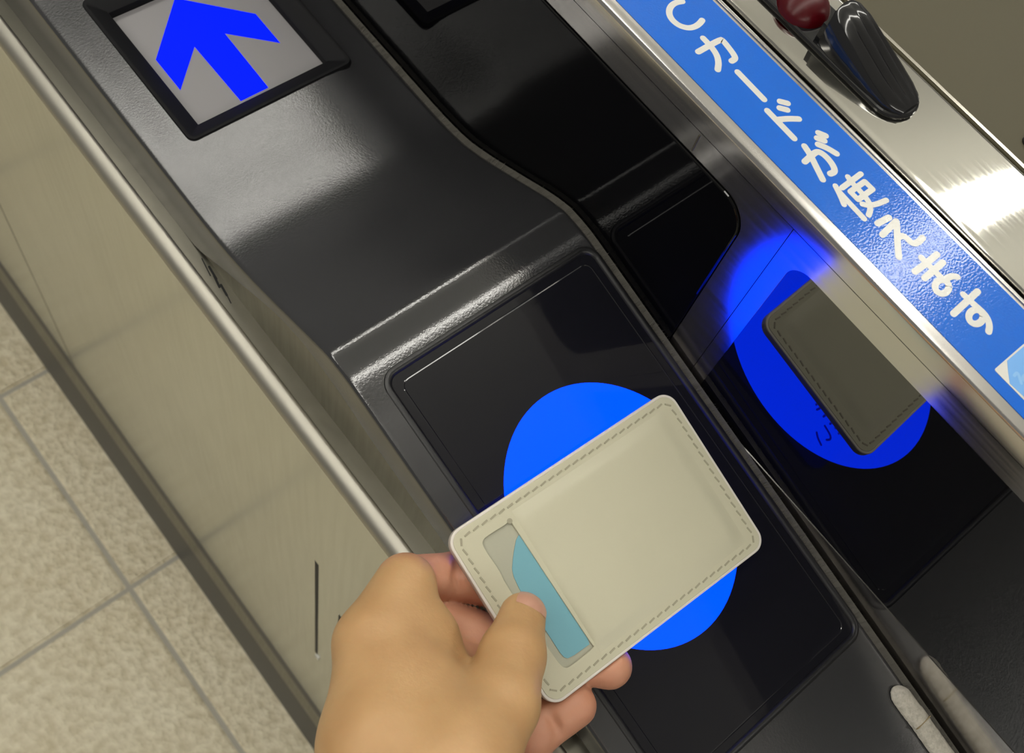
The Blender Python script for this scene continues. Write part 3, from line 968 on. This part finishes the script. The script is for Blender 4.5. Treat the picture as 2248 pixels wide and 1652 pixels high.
def surface_nets(F, lo_, vx):
    nx, ny, nz = F.shape
    ins = F < 0
    acc = np.zeros((nx - 1, ny - 1, nz - 1, 3))
    cnt = np.zeros((nx - 1, ny - 1, nz - 1))
    corners = [(i, j, k) for i in (0, 1) for j in (0, 1) for k in (0, 1)]
    sub = lambda c: F[c[0]:nx - 1 + c[0], c[1]:ny - 1 + c[1], c[2]:nz - 1 + c[2]]
    for a in corners:
        for ax in range(3):
            if a[ax]:
                continue
            b_ = list(a)
            b_[ax] = 1
            fa, fb = sub(a), sub(b_)
            cr = (fa < 0) != (fb < 0)
            t = np.where(cr, fa / np.where(cr, fa - fb, 1), 0)
            for q in range(3):
                acc[..., q] += np.where(cr, a[q] + (t if q == ax else 0), 0)
            cnt += cr
    act = cnt > 0
    idx = -np.ones(act.shape, int)
    idx[act] = np.arange(act.sum())
    cell = np.argwhere(act)
    V_ = lo_ + vx * (cell + acc[act] / cnt[act][:, None])
    Q = []
    for ax in range(3):
        s0 = [slice(None)] * 3
        s1 = [slice(None)] * 3
        s0[ax] = slice(0, -1)
        s1[ax] = slice(1, None)
        a_, b_ = ins[tuple(s0)], ins[tuple(s1)]
        e = np.argwhere(a_ != b_)
        u, w = (ax + 1) % 3, (ax + 2) % 3
        ok = (e[:, u] > 0) & (e[:, w] > 0) & (e[:, u] < F.shape[u] - 1) & (e[:, w] < F.shape[w] - 1)
        e = e[ok]
        flip = a_[tuple(e.T)]
        q = []
        for du, dw in ((0, 0), (1, 0), (1, 1), (0, 1)):
            c = e.copy()
            c[:, u] -= du
            c[:, w] -= dw
            q.append(idx[tuple(c.T)])
        q = np.stack(q, 1)
        q[~flip] = q[~flip][:, ::-1]
        Q.append(q)
    return V_, np.concatenate(Q)


HV, HF = surface_nets(field, lo, VX)
HF = HF[(HF >= 0).all(axis=1)]
# a little relaxing of the grid facets
for _ in range(3):
    s = np.zeros_like(HV)
    c = np.zeros(len(HV))
    for a in range(4):
        b_ = (a + 1) % 4
        np.add.at(s, HF[:, a], HV[HF[:, b_]])
        np.add.at(c, HF[:, a], 1)
        np.add.at(s, HF[:, b_], HV[HF[:, a]])
        np.add.at(c, HF[:, b_], 1)
    HV = HV * 0.5 + 0.5 * s / np.maximum(c, 1)[:, None]


def sample(G, V_):
    i = np.clip(np.round((V_ - lo) / VX).astype(int), 0, np.array(G.shape) - 1)
    return G[i[:, 0], i[:, 1], i[:, 2]]


pk = np.clip(1 - (sample(pinkd, HV) - sample(np.minimum(palm, fing['thumb']), HV) + 0.012) / 0.05, 0, 1)
pk = np.clip(pk, 0, 1) * 0.85
me = bpy.data.meshes.new('person')
me.from_pydata([W(q) for q in HV.tolist()], [], HF.tolist())
me.polygons.foreach_set('use_smooth', [True] * len(me.polygons))
at_ = me.attributes.new('pink', 'FLOAT', 'POINT')
at_.data.foreach_set('value', pk.astype(np.float32))
me.materials.append(M['skin'])
bm = bmesh.new()
bm.from_mesh(me)
bmesh.ops.recalc_face_normals(bm, faces=bm.faces)
bm.to_mesh(me)
bm.free()
hand = link(bpy.data.objects.new('person', me))
hand['label'] = 'left hand of a person pinching the cream card holder between thumb and fingers'
hand['category'] = 'person'
# thumbnail: a curved plate lifted off the thumb tip
nc = P(1168, 1345, -1.545)
ax1 = np.array(CH['thumb'][3][0]) - np.array(CH['thumb'][2][0])
ax1 /= np.linalg.norm(ax1)
up = nc - np.array(CH['thumb'][3][0])
up -= ax1 * (up @ ax1)
up /= np.linalg.norm(up)
sd = np.cross(ax1, up)
tc_ = np.array(CH['thumb'][3][0])
v, f = [], []
NA, NB = 12, 10
for i in range(NA + 1):
    for j in range(NB + 1):
        s = -1 + 2 * i / NA
        t = -1 + 2 * j / NB
        th = s * 0.80
        along = 0.011 + 0.0205 * t * (1 - 0.25 * s * s)
        rr_ = math.sqrt(max(1e-6, 0.0355 ** 2 - max(0.0, along) ** 2)) + 0.0010
        q = tc_ + ax1 * along + (up * math.cos(th) + sd * math.sin(th)) * rr_
        v.append(tuple(q))
for i in range(NA):
    for j in range(NB):
        q = i * (NB + 1) + j
        f.append((q, q + 1, q + NB + 2, q + NB + 1))
mesh_obj('thumbnail', v, f, 'nail', hand, True)
